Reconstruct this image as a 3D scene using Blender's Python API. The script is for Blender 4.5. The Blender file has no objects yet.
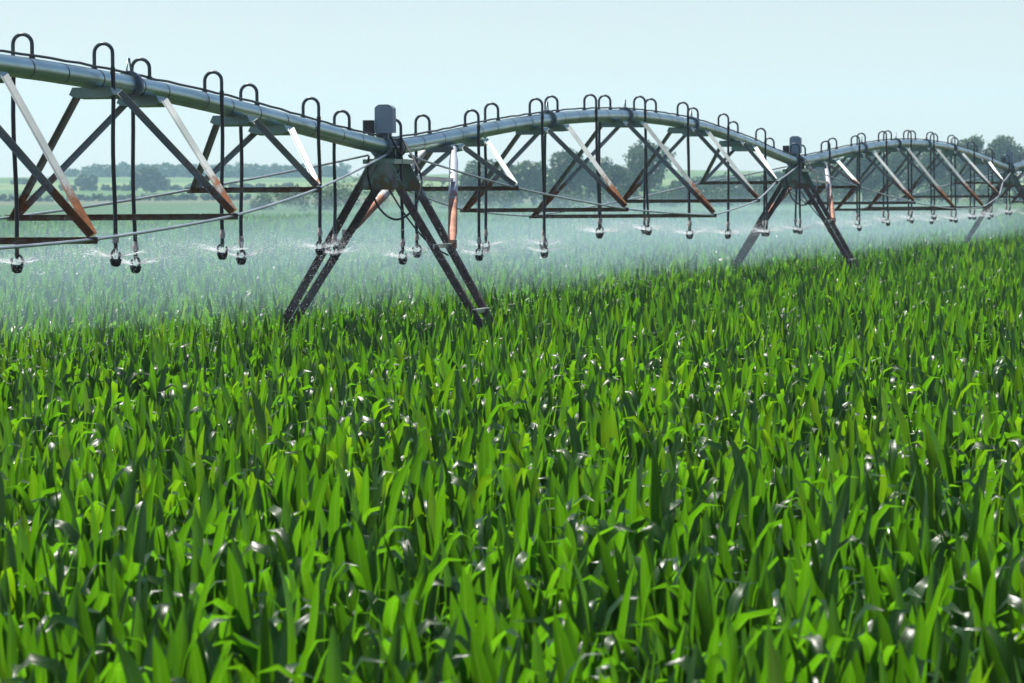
import bpy, math, random
import numpy as np
from mathutils import Vector, Matrix

random.seed(7)
rng = np.random.default_rng(11)
R = math.radians
scene = bpy.context.scene
C = scene.collection

# ------------------------------------------------------------------ basics
CAM_H = 2.63          # eye height above the ground
CORN = 1.20           # mean height of the crop
Z1 = 46.7             # distance of the near tower


def tag(o, label=None, cat=None, group=None, kind=None):
    if label: o['label'] = label
    if cat: o['category'] = cat
    if group: o['group'] = group
    if kind: o['kind'] = kind
    return o


def empty(name, loc, rz=0.0):
    o = bpy.data.objects.new(name, None)
    o.empty_display_size = 0.2
    o.location = loc
    o.rotation_euler = (0, 0, rz)
    C.objects.link(o)
    return o


def np_mesh(name, verts, faces, mat=None, smooth=False):
    """faces: (n,k) int array (all the same k) or list of lists"""
    me = bpy.data.meshes.new(name)
    if isinstance(faces, np.ndarray):
        n, k = faces.shape
        me.vertices.add(len(verts))
        me.vertices.foreach_set('co', np.asarray(verts, dtype=np.float32).ravel())
        me.loops.add(n * k)
        me.loops.foreach_set('vertex_index', faces.astype(np.int32).ravel())
        me.polygons.add(n)
        me.polygons.foreach_set('loop_start', np.arange(0, n * k, k, dtype=np.int32))
        me.update(calc_edges=True)
    else:
        me.from_pydata([tuple(v) for v in verts], [], faces)
        me.update()
    if smooth:
        me.polygons.foreach_set('use_smooth', np.ones(len(me.polygons), dtype=bool))
    if mat: me.materials.append(mat)
    return me


def link(name, me, parent=None, loc=None):
    o = bpy.data.objects.new(name, me)
    if loc is not None: o.location = loc
    if parent is not None: o.parent = parent
    C.objects.link(o)
    return o


class MB:
    """collects shapes and links them as one mesh object"""
    def __init__(self):
        self.v, self.f, self.s = [], [], []

    def add(self, vs, fs, smooth=False):
        b = len(self.v)
        self.v += [Vector(v) for v in vs]
        self.f += [[i + b for i in f] for f in fs]
        self.s += [smooth] * len(fs)

    def tube(self, pts, rad, n=10, cap=True):
        pts = [Vector(p) for p in pts]
        if not hasattr(rad, '__len__'): rad = [rad] * len(pts)
        t0 = (pts[1] - pts[0]).normalized()
        up = Vector((0, 0, 1)) if abs(t0.z) < 0.9 else Vector((1, 0, 0))
        a = t0.cross(up).normalized()
        vs, fs = [], []
        for i, p in enumerate(pts):
            if i == 0: t = pts[1] - pts[0]
            elif i == len(pts) - 1: t = pts[-1] - pts[-2]
            else: t = (pts[i + 1] - pts[i]).normalized() + (pts[i] - pts[i - 1]).normalized()
            t = t.normalized()
            a = (a - t * a.dot(t)).normalized()
            b = t.cross(a)
            for k in range(n):
                an = 2 * math.pi * k / n
                vs.append(p + (a * math.cos(an) + b * math.sin(an)) * rad[i])
        for i in range(len(pts) - 1):
            for k in range(n):
                k2 = (k + 1) % n
                fs.append([i * n + k, i * n + k2, (i + 1) * n + k2, (i + 1) * n + k])
        self.add(vs, fs, True)
        if cap:
            m = (len(pts) - 1) * n
            self.add(vs[:n], [list(range(n))[::-1]])
            self.add(vs[m:], [list(range(n))])

    def prism(self, a, b, prof, u, w):
        """extrude the 2-D outline prof (list of (s,t)) along a->b; u, w are the outline's axes"""
        a, b = Vector(a), Vector(b)
        n = len(prof)
        vs = [a + u * p[0] + w * p[1] for p in prof] + [b + u * p[0] + w * p[1] for p in prof]
        fs = [[k, (k + 1) % n, n + (k + 1) % n, n + k] for k in range(n)]
        fs += [list(range(n))[::-1], [n + k for k in range(n)]]
        self.add(vs, fs)

    def angle(self, a, b, side, size=0.06, th=0.007):
        """an angle iron a->b, one flange turned towards `side`"""
        a, b = Vector(a), Vector(b)
        t = (b - a).normalized()
        side = Vector(side)
        u = (side - t * side.dot(t)).normalized()
        w = t.cross(u)
        s = size
        self.prism(a, b, [(0, 0), (s, 0), (s, th), (th, th), (th, s), (0, s)], u, w)

    def box(self, c, x, y, z, hx, hy, hz, bev=0.0):
        c, x, y, z = Vector(c), Vector(x), Vector(y), Vector(z)
        if bev > 0:
            b = bev
            o = [(-hx + b, -hy), (hx - b, -hy), (hx, -hy + b), (hx, hy - b), (hx - b, hy), (-hx + b, hy), (-hx, hy - b), (-hx, -hy + b)]
        else:
            o = [(-hx, -hy), (hx, -hy), (hx, hy), (-hx, hy)]
        self.prism(c - z * hz, c + z * hz, o, x, y)

    def build(self, name, mat, parent=None, loc=None):
        me = np_mesh(name, self.v, self.f)
        me.polygons.foreach_set('use_smooth', np.array(self.s, dtype=bool))
        me.materials.append(mat)
        return link(name, me, parent, loc)


# ------------------------------------------------------------------ materials
def new_mat(name):
    m = bpy.data.materials.new(name)
    m.use_nodes = True
    nt = m.node_tree
    nt.nodes.clear()
    out = nt.nodes.new('ShaderNodeOutputMaterial')
    return m, nt, out


def node(nt, typ, **kw):
    n = nt.nodes.new(typ)
    for k, v in kw.items():
        if k in n.inputs: n.inputs[k].default_value = v
        else: setattr(n, k, v)
    return n


def ramp(nt, stops, src, interp='LINEAR'):
    r = nt.nodes.new('ShaderNodeValToRGB')
    r.color_ramp.interpolation = interp
    el = r.color_ramp.elements
    while len(el) < len(stops): el.new(0.5)
    for e, (p, c) in zip(el, stops):
        e.position = p
        e.color = (c[0], c[1], c[2], 1)
    nt.links.new(src, r.inputs[0])
    return r


def mathn(nt, op, a, b=None, clamp=False):
    n = nt.nodes.new('ShaderNodeMath')
    n.operation = op
    n.use_clamp = clamp
    for i, x in enumerate((a, b)):
        if x is None: continue
        if isinstance(x, (int, float)): n.inputs[i].default_value = x
        else: nt.links.new(x, n.inputs[i])
    return n.outputs[0]


def mixc(nt, fac, a, b):
    n = nt.nodes.new('ShaderNodeMix')
    n.data_type = 'RGBA'
    for i, x in ((0, fac), (6, a), (7, b)):
        if isinstance(x, (int, float)): n.inputs[i].default_value = x
        elif isinstance(x, tuple): n.inputs[i].default_value = (*x, 1)
        else: nt.links.new(x, n.inputs[i])
    return n.outputs[2]


def mixc_mul(nt, a, b):
    n = nt.nodes.new('ShaderNodeMix'); n.data_type = 'RGBA'; n.blend_type = 'MULTIPLY'
    n.inputs[0].default_value = 1.0
    nt.links.new(a, n.inputs[6]); n.inputs[7].default_value = (*b, 1)
    return n.outputs[2]


def metal_mat(name, base, rust=(0.16, 0.07, 0.03), rust_from=None, rust_amt=0.25, metallic=0.75, rough=0.33, streak=(0.30, 0.33, 0.33), bump=0.15, grain=0.25):
    """galvanised steel; rust patches from noise, more of them below the height rust_from that the spray reaches"""
    m, nt, out = new_mat(name)
    geo = node(nt, 'ShaderNodeNewGeometry')
    n1 = node(nt, 'ShaderNodeTexNoise', Scale=9.0, Detail=6.0, Roughness=0.65)
    n2 = node(nt, 'ShaderNodeTexNoise', Scale=2.3, Detail=3.0)
    n3 = node(nt, 'ShaderNodeTexNoise', Scale=45.0, Detail=3.0)
    for n in (n1, n2, n3): nt.links.new(geo.outputs['Position'], n.inputs['Vector'])
    sep = node(nt, 'ShaderNodeSeparateXYZ')
    nt.links.new(geo.outputs['Position'], sep.inputs[0])
    val = mathn(nt, 'MULTIPLY_ADD', n2.outputs[0], 0.7)
    nt.nodes[-1].inputs[2].default_value = 0.0
    s = mathn(nt, 'ADD', mathn(nt, 'MULTIPLY', n1.outputs[0], 1.1), mathn(nt, 'SUBTRACT', mathn(nt, 'MULTIPLY', n2.outputs[0], 0.6), 0.30))
    if rust_from is not None:
        h = mathn(nt, 'MULTIPLY', mathn(nt, 'SUBTRACT', rust_from, sep.outputs[2]), 1.1)
        h = mathn(nt, 'MINIMUM', mathn(nt, 'MAXIMUM', h, -0.3), 0.45)
        s = mathn(nt, 'ADD', s, h)
    s = mathn(nt, 'ADD', s, rust_amt - 0.25)
    fr = ramp(nt, [(0.60, (0, 0, 0)), (0.78, (1, 1, 1))], s)
    rustc = ramp(nt, [(0.3, tuple(x * 0.45 for x in rust)), (0.55, rust), (0.75, tuple(min(1, x * 1.7) for x in rust))], n1.outputs[0])
    basec = ramp(nt, [(0.3, streak), (0.62, base)], n2.outputs[0])
    col = mixc(nt, fr.outputs[0], basec.outputs[0], rustc.outputs[0])
    p = node(nt, 'ShaderNodeBsdfPrincipled')
    nt.links.new(col, p.inputs['Base Color'])
    nt.links.new(mathn(nt, 'MULTIPLY', mathn(nt, 'SUBTRACT', 1.0, fr.outputs[0]), metallic), p.inputs['Metallic'])
    rr = mathn(nt, 'ADD', mathn(nt, 'MULTIPLY', fr.outputs[0], 0.4), mathn(nt, 'MULTIPLY_ADD', n3.outputs[0], grain))
    nt.nodes[-2].inputs[2].default_value = rough - grain * 0.5
    nt.links.new(rr, p.inputs['Roughness'])
    bmp = node(nt, 'ShaderNodeBump', Strength=bump, Distance=0.01)
    nt.links.new(n3.outputs[0], bmp.inputs['Height'])
    nt.links.new(bmp.outputs[0], p.inputs['Normal'])
    nt.links.new(p.outputs[0], out.inputs[0])
    return m


def plain_mat(name, col, rough=0.5, metallic=0.0, var=0.25, scale=14.0):
    m, nt, out = new_mat(name)
    tc = node(nt, 'ShaderNodeTexCoord')
    n1 = node(nt, 'ShaderNodeTexNoise', Scale=scale, Detail=4.0)
    nt.links.new(tc.outputs['Object'], n1.inputs['Vector'])
    c = ramp(nt, [(0.3, tuple(x * (1 - var) for x in col)), (0.7, tuple(min(1, x * (1 + var)) for x in col))], n1.outputs[0])
    p = node(nt, 'ShaderNodeBsdfPrincipled', Roughness=rough, Metallic=metallic)
    nt.links.new(c.outputs[0], p.inputs['Base Color'])
    nt.links.new(p.outputs[0], out.inputs[0])
    return m


def leaf_mat(name, dark, mid, trans, tfac=0.45, rough=0.36, spec=0.5, veins=True):
    m, nt, out = new_mat(name)
    geo = node(nt, 'ShaderNodeNewGeometry')
    rnd = geo.outputs['Random Per Island']
    n1 = node(nt, 'ShaderNodeTexNoise', Scale=6.0, Detail=3.0)
    nt.links.new(geo.outputs['Position'], n1.inputs['Vector'])
    v = mathn(nt, 'ADD', mathn(nt, 'MULTIPLY', rnd, 0.7), mathn(nt, 'MULTIPLY', n1.outputs[0], 0.45))
    dc = ramp(nt, [(0.15, dark), (0.6, mid), (0.95, tuple(x * y for x, y in zip(mid, (1.5, 1.25, 0.9))))], v)
    tcx = ramp(nt, [(0.15, tuple(x * 0.7 for x in trans)), (0.6, trans), (0.95, tuple(x * y for x, y in zip(trans, (1.75, 1.15, 0.8))))], v)
    p = node(nt, 'ShaderNodeBsdfPrincipled', Roughness=rough)
    p.inputs['Specular IOR Level'].default_value = spec
    nt.links.new(dc.outputs[0], p.inputs['Base Color'])
    t = node(nt, 'ShaderNodeBsdfTranslucent')
    nt.links.new(tcx.outputs[0], t.inputs['Color'])
    mx = node(nt, 'ShaderNodeMixShader')
    mx.inputs[0].default_value = tfac
    nt.links.new(p.outputs[0], mx.inputs[1])
    nt.links.new(t.outputs[0], mx.inputs[2])
    if veins:
        rib = node(nt, 'ShaderNodeAttribute', attribute_name='across')
        rf = mathn(nt, 'SUBTRACT', 1.0, mathn(nt, 'MULTIPLY', mathn(nt, 'ABSOLUTE', mathn(nt, 'SUBTRACT', rib.outputs['Fac'], 0.5)), 11.0), clamp=True)
        nt.links.new(mixc(nt, mathn(nt, 'MULTIPLY', rf, 0.7), dc.outputs[0], (0.06, 0.11, 0.025)), p.inputs['Base Color'])
        nt.links.new(mixc(nt, mathn(nt, 'MULTIPLY', rf, 0.6), tcx.outputs[0], (0.20, 0.42, 0.03)), t.inputs['Color'])
        uv = node(nt, 'ShaderNodeAttribute', attribute_name='across')
        w = node(nt, 'ShaderNodeMath', operation='SINE')
        nt.links.new(mathn(nt, 'MULTIPLY', uv.outputs['Fac'], 40.0), w.inputs[0])
        bmp = node(nt, 'ShaderNodeBump', Strength=0.25, Distance=0.004)
        nt.links.new(w.outputs[0], bmp.inputs['Height'])
        nt.links.new(bmp.outputs[0], p.inputs['Normal'])
    nt.links.new(mx.outputs[0], out.inputs[0])
    return m


M = {}
M['pipe'] = metal_mat('galvanised_pipe', (0.38, 0.52, 0.51), rust_amt=-0.05, metallic=0.88, rough=0.33, streak=(0.30, 0.43, 0.42), bump=0.0, grain=0.05)
M['strut'] = metal_mat('galvanised_strut', (0.33, 0.365, 0.365), rust=(0.20, 0.08, 0.030), rust_from=2.84, rust_amt=0.20, metallic=0.7, rough=0.62, streak=(0.21, 0.255, 0.255), bump=0.04)
M['bar'] = metal_mat('rusty_bar', (0.20, 0.17, 0.13), rust=(0.13, 0.065, 0.035), rust_amt=0.40, metallic=0.4, rough=0.5, streak=(0.14, 0.12, 0.10))
M['leg'] = metal_mat('weathered_leg', (0.30, 0.33, 0.33), rust=(0.10, 0.065, 0.052), rust_from=2.75, rust_amt=0.30, metallic=0.5, rough=0.42, streak=(0.15, 0.17, 0.17))
M['gusset'] = metal_mat('gusset_plate', (0.20, 0.29, 0.25), rust=(0.15, 0.095, 0.03), rust_from=2.90, rust_amt=0.18, metallic=0.8, rough=0.38, streak=(0.12, 0.19, 0.16), bump=0.05)
M['brace'] = metal_mat('brace_tube', (0.50, 0.53, 0.53), rust=(0.34, 0.16, 0.10), rust_from=2.80, rust_amt=0.20, metallic=0.4, rough=0.38, streak=(0.40, 0.43, 0.44))
M['rod'] = metal_mat('truss_rod', (0.58, 0.60, 0.58), rust_amt=0.10, metallic=0.7, rough=0.35, streak=(0.40, 0.42, 0.42))
M['steel'] = metal_mat('dark_steel', (0.16, 0.21, 0.23), rust_amt=0.05, metallic=0.5, rough=0.4, streak=(0.09, 0.12, 0.14))
M['hose'] = plain_mat('black_hose', (0.012, 0.014, 0.017), rough=0.42)
M['goose'] = plain_mat('dark_gooseneck', (0.045, 0.065, 0.075), rough=0.38, metallic=0.2)
M['plastic'] = plain_mat('black_plastic', (0.014, 0.016, 0.018), rough=0.35)
M['fitting'] = plain_mat('grey_fitting', (0.30, 0.27, 0.24), rough=0.5)
M['box'] = plain_mat('grey_painted_box', (0.24, 0.31, 0.36), rough=0.45, var=0.06, scale=5)
M['cable'] = plain_mat('cable_rubber', (0.018, 0.022, 0.026), rough=0.5)
M['corn'] = leaf_mat('corn_leaf', (0.004, 0.019, 0.002), (0.010, 0.042, 0.003), (0.104, 0.325, 0.003), tfac=0.45, rough=0.31, spec=0.50)
M['stalk'] = plain_mat('corn_stalk', (0.07, 0.16, 0.03), rough=0.45)
M['tree'] = leaf_mat('tree_leaf', (0.008, 0.028, 0.008), (0.017, 0.048, 0.011), (0.040, 0.10, 0.015), tfac=0.35, rough=0.5, spec=0.3, veins=False)
M['shrub'] = leaf_mat('shrub_leaf', (0.022, 0.045, 0.014), (0.042, 0.075, 0.024), (0.08, 0.14, 0.03), tfac=0.35, rough=0.5, spec=0.3, veins=False)
M['bark'] = plain_mat('bark', (0.09, 0.07, 0.05), rough=0.85)


def water_mat(name, tr):
    m, nt, out = new_mat(name)
    d = node(nt, 'ShaderNodeBsdfPrincipled', Roughness=0.25)
    d.inputs['Base Color'].default_value = (0.86, 0.90, 0.92, 1)
    t = node(nt, 'ShaderNodeBsdfTranslucent')
    t.inputs['Color'].default_value = (0.88, 0.93, 0.95, 1)
    a = node(nt, 'ShaderNodeMixShader'); a.inputs[0].default_value = 0.5
    nt.links.new(d.outputs[0], a.inputs[1]); nt.links.new(t.outputs[0], a.inputs[2])
    tp = node(nt, 'ShaderNodeBsdfTransparent')
    b = node(nt, 'ShaderNodeMixShader'); b.inputs[0].default_value = tr
    nt.links.new(a.outputs[0], b.inputs[1]); nt.links.new(tp.outputs[0], b.inputs[2])
    nt.links.new(b.outputs[0], out.inputs[0])
    return m


M['jet'] = water_mat('spray_water', 0.55)
M['drop'] = water_mat('droplet_water', 0.2)


def volume_mat(name, density, col, aniso):
    m, nt, out = new_mat(name)
    v = node(nt, 'ShaderNodeVolumePrincipled')
    v.inputs['Color'].default_value = (*col, 1)
    v.inputs['Density'].default_value = density
    v.inputs['Anisotropy'].default_value = aniso
    nt.links.new(v.outputs[0], out.inputs['Volume'])
    return m


# ------------------------------------------------------------------ ground
def hill(x, y):
    t = np.clip((y - 760.0) / (1600.0 - 760.0), 0, 1)
    s = t * t * (3 - 2 * t)
    h = 8.3 + 1.2 * np.sin(x / 90.0 + 0.6) + 0.9 * np.sin(x / 37.0) - 2.2 * np.clip((x - 20) / 150.0, -0.3, 1)
    back = np.clip((y - 1650.0) / 1200.0, 0, 1)
    return s * h * (1 - back * back * (3 - 2 * back))


xs = np.concatenate([np.linspace(-3000, -320, 14), np.linspace(-300, 300, 101), np.linspace(320, 3000, 14)])
ys = np.concatenate([np.linspace(-300, 0, 5), np.linspace(10, 760, 60), np.linspace(775, 2900, 90), np.linspace(3000, 9000, 14)])
gx, gy = np.meshgrid(xs, ys)
gz = hill(gx, gy)
gv = np.stack([gx.ravel(), gy.ravel(), gz.ravel()], 1)
nx, ny = len(xs), len(ys)
ii, jj = np.meshgrid(np.arange(nx - 1), np.arange(ny - 1))
a = (jj * nx + ii).ravel()
gf = np.stack([a, a + 1, a + nx + 1, a + nx], 1)
m, nt, out = new_mat('ground_soil_and_fields')
geo = node(nt, 'ShaderNodeNewGeometry')
sep = node(nt, 'ShaderNodeSeparateXYZ'); nt.links.new(geo.outputs['Position'], sep.inputs[0])
nz = node(nt, 'ShaderNodeTexNoise', Scale=0.012, Detail=3.0); nt.links.new(geo.outputs['Position'], nz.inputs['Vector'])
nf = node(nt, 'ShaderNodeTexNoise', Scale=0.9, Detail=6.0); nt.links.new(geo.outputs['Position'], nf.inputs['Vector'])
yy = mathn(nt, 'ADD', sep.outputs[1], mathn(nt, 'MULTIPLY', mathn(nt, 'SUBTRACT', nz.outputs[0], 0.5), 260.0))
yy = mathn(nt, 'ADD', yy, mathn(nt, 'MULTIPLY', sep.outputs[0], 0.35))
fld = ramp(nt, [(0.0, (0.055, 0.11, 0.025)), (0.46, (0.055, 0.11, 0.025)), (0.465, (0.15, 0.14, 0.075)), (0.54, (0.13, 0.13, 0.07)), (0.56, (0.10, 0.16, 0.045)),
                (0.70, (0.09, 0.17, 0.05)), (0.705, (0.20, 0.26, 0.09)), (0.80, (0.18, 0.25, 0.08)), (0.805, (0.08, 0.15, 0.045)), (1.0, (0.16, 0.22, 0.08))],
           mathn(nt, 'MULTIPLY', mathn(nt, 'SUBTRACT', yy, 250.0), 1 / 1250.0))
soil = ramp(nt, [(0.3, (0.045, 0.032, 0.022)), (0.7, (0.10, 0.075, 0.05))], nf.outputs[0])
near = mathn(nt, 'MULTIPLY', mathn(nt, 'SUBTRACT', sep.outputs[1], 250.0), 0.1, clamp=True)
far = mixc(nt, mathn(nt, 'ADD', mathn(nt, 'MULTIPLY', nf.outputs[0], 0.5), 0.25), fld.outputs[0], (0.022, 0.045, 0.022))
col = mixc(nt, near, soil.outputs[0], far)
p = node(nt, 'ShaderNodeBsdfPrincipled', Roughness=0.95)
p.inputs['Specular IOR Level'].default_value = 0.1
nt.links.new(col, p.inputs['Base Color']); nt.links.new(p.outputs[0], out.inputs[0])
g = link('ground', np_mesh('ground', gv, gf, m, True))
tag(g, 'dark field soil rising far off to a low hill with pale crops', None, None, 'structure')


# ------------------------------------------------------------------ corn
def leaf_np(L, W, lean0, lean1, curl, az, base, seg, twist, fold, r, two=True):
    """one arching corn blade; returns verts (n,3), quads, across values"""
    t = np.linspace(0, 1, seg + 1)
    th = lean0 + (lean1 - lean0) * t ** curl             # angle away from vertical along the blade
    dt = L / seg
    thm = 0.5 * (th[1:] + th[:-1])
    h = np.concatenate([[0], np.cumsum(np.sin(thm) * dt)])
    z = np.concatenate([[0], np.cumsum(np.cos(thm) * dt)])
    w = W * 0.5 * np.minimum(1.0, 0.45 + 2.0 * t) * np.clip(1 - t ** 6.0, 0, 1) ** 0.7
    w[-1] = W * 0.012
    ph = twist * t
    wob = np.sin(t * r[0] + r[1]) * 0.012
    # frame: radial e, side s
    ca, sa = math.cos(az), math.sin(az)
    nrm_h, nrm_z = -np.cos(th), np.sin(th)               # upper side normal in the blade's plane
    cols = (-1, 0, 1) if two else (-1, 1)
    V, A = [], []
    for k in cols:
        off = k * w
        lift = abs(k) * w * fold
        sx = np.cos(ph) * off
        nx_ = np.sin(ph) * off + lift
        H = h + nrm_h * nx_
        Zz = z + nrm_z * nx_
        S = sx + wob
        V.append(np.stack([base[0] + ca * H - sa * S, base[1] + sa * H + ca * S, base[2] + Zz], 1))
        A.append(np.full(seg + 1, k * 0.5 + 0.5) * np.ones(seg + 1))
    nc = len(cols)
    V = np.stack(V, 1).reshape(-1, 3)
    A = np.stack(A, 1).ravel()
    F = []
    for i in range(seg):
        for k in range(nc - 1):
            b = i * nc + k
            F.append((b, b + 1, b + nc + 1, b + nc))
    return V, np.array(F, dtype=np.int64), A


def plant_leaves(r, seg, two, nleaf=8, big=1.0):
    Vs, Fs, As = [], [], []
    n = 0
    az0 = r.uniform(0, 2 * math.pi)
    for i in range(nleaf):
        f = i / (nleaf - 1)                               # 0 outer / low ... 1 inner / high
        az = az0 + math.pi * i + r.normal(0, 0.35)
        base = np.array([0.012 * math.cos(az), 0.012 * math.sin(az), 0.24 + 0.36 * f])
        L = (0.62 + 0.16 * math.sin(math.pi * min(1, f * 1.1)) + r.normal(0, 0.05)) * (0.85 if f > 0.9 else 1)
        W = (0.069 - 0.010 * f + r.normal(0, 0.006)) * big
        lean0 = R(max(1, 7 - 5 * f + r.normal(0, 3)))
        kind = r.random()
        if f > 0.8 and kind < 0.75: lean1 = R(max(2, r.normal(12, 7)))
        elif kind < 0.58: lean1 = R(r.normal(16, 8))
        else: lean1 = R(r.normal(140, 24))
        curl = r.uniform(2.5, 4.5) if kind < 0.58 else r.uniform(6, 12)
        V, F, A = leaf_np(L, W, lean0, lean1, curl, az, base, seg, r.normal(0, 0.5), r.uniform(0.15, 0.5), (r.uniform(4, 9), r.uniform(0, 6)), two)
        Vs.append(V); Fs.append(F + n); As.append(A); n += len(V)
    return np.concatenate(Vs), np.concatenate(Fs), np.concatenate(As)


def set_across(me, A):
    at = me.attributes.new('across', 'FLOAT', 'POINT')
    at.data.foreach_set('value', A.astype(np.float32))


NV = 16
near_leaf, near_stalk, near_raw, mid_raw, far_raw = [], [], [], [], []
for i in range(NV):
    r = np.random.default_rng(100 + i)
    V, F, A = plant_leaves(r, 11, True, 8)
    me = np_mesh('foliage', V, F, M['corn'], True); set_across(me, A)
    near_leaf.append(me)
    s = MB(); s.tube([(0, 0, -0.02), (0.004, 0, 0.3), (0, 0.004, 0.62), (0, 0, 0.72)], [0.017, 0.015, 0.010, 0.004], 8)
    sm = np_mesh('stalk', s.v, s.f, M['stalk'], True)
    near_stalk.append(sm)
    near_raw.append((V, F, A))
    r = np.random.default_rng(300 + i)
    mid_raw.append(plant_leaves(r, 5, True, 8, 1.0))
    r = np.random.default_rng(500 + i)
    far_raw.append(plant_leaves(r, 3, False, 7, 1.35))

TANX = 512 / 4200.0
ra = R(68)                                               # the rows run at this angle to the view
rdx, rdy = math.sin(ra), math.cos(ra)
pdx, pdy = math.cos(ra), -math.sin(ra)


def scatter(y0, y1, row, step, margin, jit):
    big = y1 * 1.2 + 10
    nr = int(2 * big / row); ns = int(2 * big / step)
    pts = []
    for k in range(-nr // 2, nr // 2):
        s = (np.arange(-ns // 2, ns // 2)) * step
        x = rdx * s + pdx * k * row + rng.normal(0, jit, len(s))
        y = rdy * s + pdy * k * row + rng.normal(0, jit, len(s))
        okk = (y >= y0) & (y < y1) & (np.abs(x) < y * TANX * 1.06 + margin) & (rng.random(len(s)) > 0.05)
        if okk.any(): pts.append(np.stack([x[okk], y[okk]], 1))
    return np.concatenate(pts)


def merge(raws, pts, smin, smax):
    V, F, A = [], [], []
    n = 0
    for (x, y) in pts:
        v, f, a_ = raws[rng.integers(NV)]
        an = rng.uniform(0, 2 * math.pi)
        sc = rng.uniform(smin, smax)
        c, s = math.cos(an) * sc, math.sin(an) * sc
        V.append(np.stack([v[:, 0] * c - v[:, 1] * s + x, v[:, 0] * s + v[:, 1] * c + y, v[:, 2] * sc], 1))
        F.append(f + n); A.append(a_); n += len(v)
    return np.concatenate(V), np.concatenate(F), np.concatenate(A)


P_near = scatter(9.0, 36.0, 0.56, 0.145, 1.6, 0.045)
P_mid = scatter(36.0, 75.0, 0.56, 0.155, 2.5, 0.05)
P_far = scatter(75.0, 150.0, 0.66, 0.21, 4.0, 0.06)
P_vfar = scatter(150.0, 262.0, 1.1, 0.34, 8.0, 0.1)

# the 300 plants that show largest: the nearest ones inside the frame
inside = (np.abs(P_near[:, 0]) < P_near[:, 1] * TANX * 0.985) & (P_near[:, 1] > 12.3)
idx = np.where(inside)[0]
idx = idx[np.argsort(P_near[idx, 1])][:300]
for q, k in enumerate(idx):
    x, y = P_near[k]
    v = int(rng.integers(NV))
    root = empty('corn_plant', (x, y, 0), rng.uniform(0, 6.28))
    sc = rng.uniform(0.93, 1.10)
    root.scale = (sc, sc, sc)
    tag(root, 'young green corn plant with upright blades in the front rows of the field', 'corn plant', 'corn plants in the front rows')
    link('stalk', near_stalk[v], root)
    link('foliage', near_leaf[v], root)
rest = np.ones(len(P_near), bool); rest[idx] = False
parts = [merge(near_raw, P_near[rest], 0.93, 1.10), merge(mid_raw, P_mid, 0.92, 1.10), merge(far_raw, P_far, 0.92, 1.12), merge(far_raw, P_vfar, 0.98, 1.15)]
V, F, A, n = [], [], [], 0
for v, f, a_ in parts:
    V.append(v); F.append(f + n); A.append(a_); n += len(v)
me = np_mesh('corn_field', np.concatenate(V), np.concatenate(F), M['corn'], True)
set_across(me, np.concatenate(A))
tag(link('corn_field', me), 'dense green corn crop filling the field under and beyond the irrigation machine', 'corn field', None, 'stuff')

# ------------------------------------------------------------------ the centre pivot
U = 1 / 89.9                                             # one reference unit in metres
PIPE_Z = CAM_H + 43.5 * U
PR = 0.088
T = [Vector((-713 * U, 0.34 * Z1, 0)), Vector((-122 * U, Z1, 0)), Vector((473 * U, 1.66 * Z1, 0)), Vector((1205 * U, 2.42 * Z1, 0)), Vector((1855 * U, 3.10 * Z1, 0))]
RISE = [51.5 * U, 52 * U, 44 * U, 44 * U]
UP = Vector((0, 0, 1))


class Span:
    def __init__(self, i):
        self.a, self.b, self.rise = T[i], T[i + 1], RISE[i]
        self.len = (self.b - self.a).length
        self.d = (self.b - self.a).normalized()
        self.n = Vector((self.d.y, -self.d.x, 0))        # towards the camera's side

    def axis(self, s):
        p = self.a.lerp(self.b, s)
        return Vector((p.x, p.y, PIPE_Z + self.rise * max(0.0, 4 * s * (1 - s)) ** 1.3))


NODES = [
    ([0.10, 0.24, 0.39, 0.546, 0.685, 0.823], [54, 96, 110, 100, 90, 56], [60, 106, 126, 125, 103, 65]),
    ([0.112, 0.270, 0.447, 0.628, 0.783], [60, 96, 118, 96, 56], [55, 103, 127, 106, 64]),
    ([0.087, 0.226, 0.369, 0.510, 0.645, 0.800], [62, 97, 114, 117, 101, 54], [50, 97, 124, 127, 101, 57]),
    ([0.10, 0.24, 0.39, 0.53, 0.67, 0.82], [60, 97, 114, 115, 97, 56], [52, 97, 124, 124, 101, 60]),
]
SPAN_LABEL = ['long galvanised pipe span sloping in from the left edge to the first tower',
              'arched galvanised pipe span with trusses between the first and second towers',
              'arched pipe span with crowded trusses between the second and last towers',
              'short visible stub of pipe span beyond the last tower at right edge']
HALF_APEX = [0.68, 0.68, 0.72, 0.72]

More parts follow.
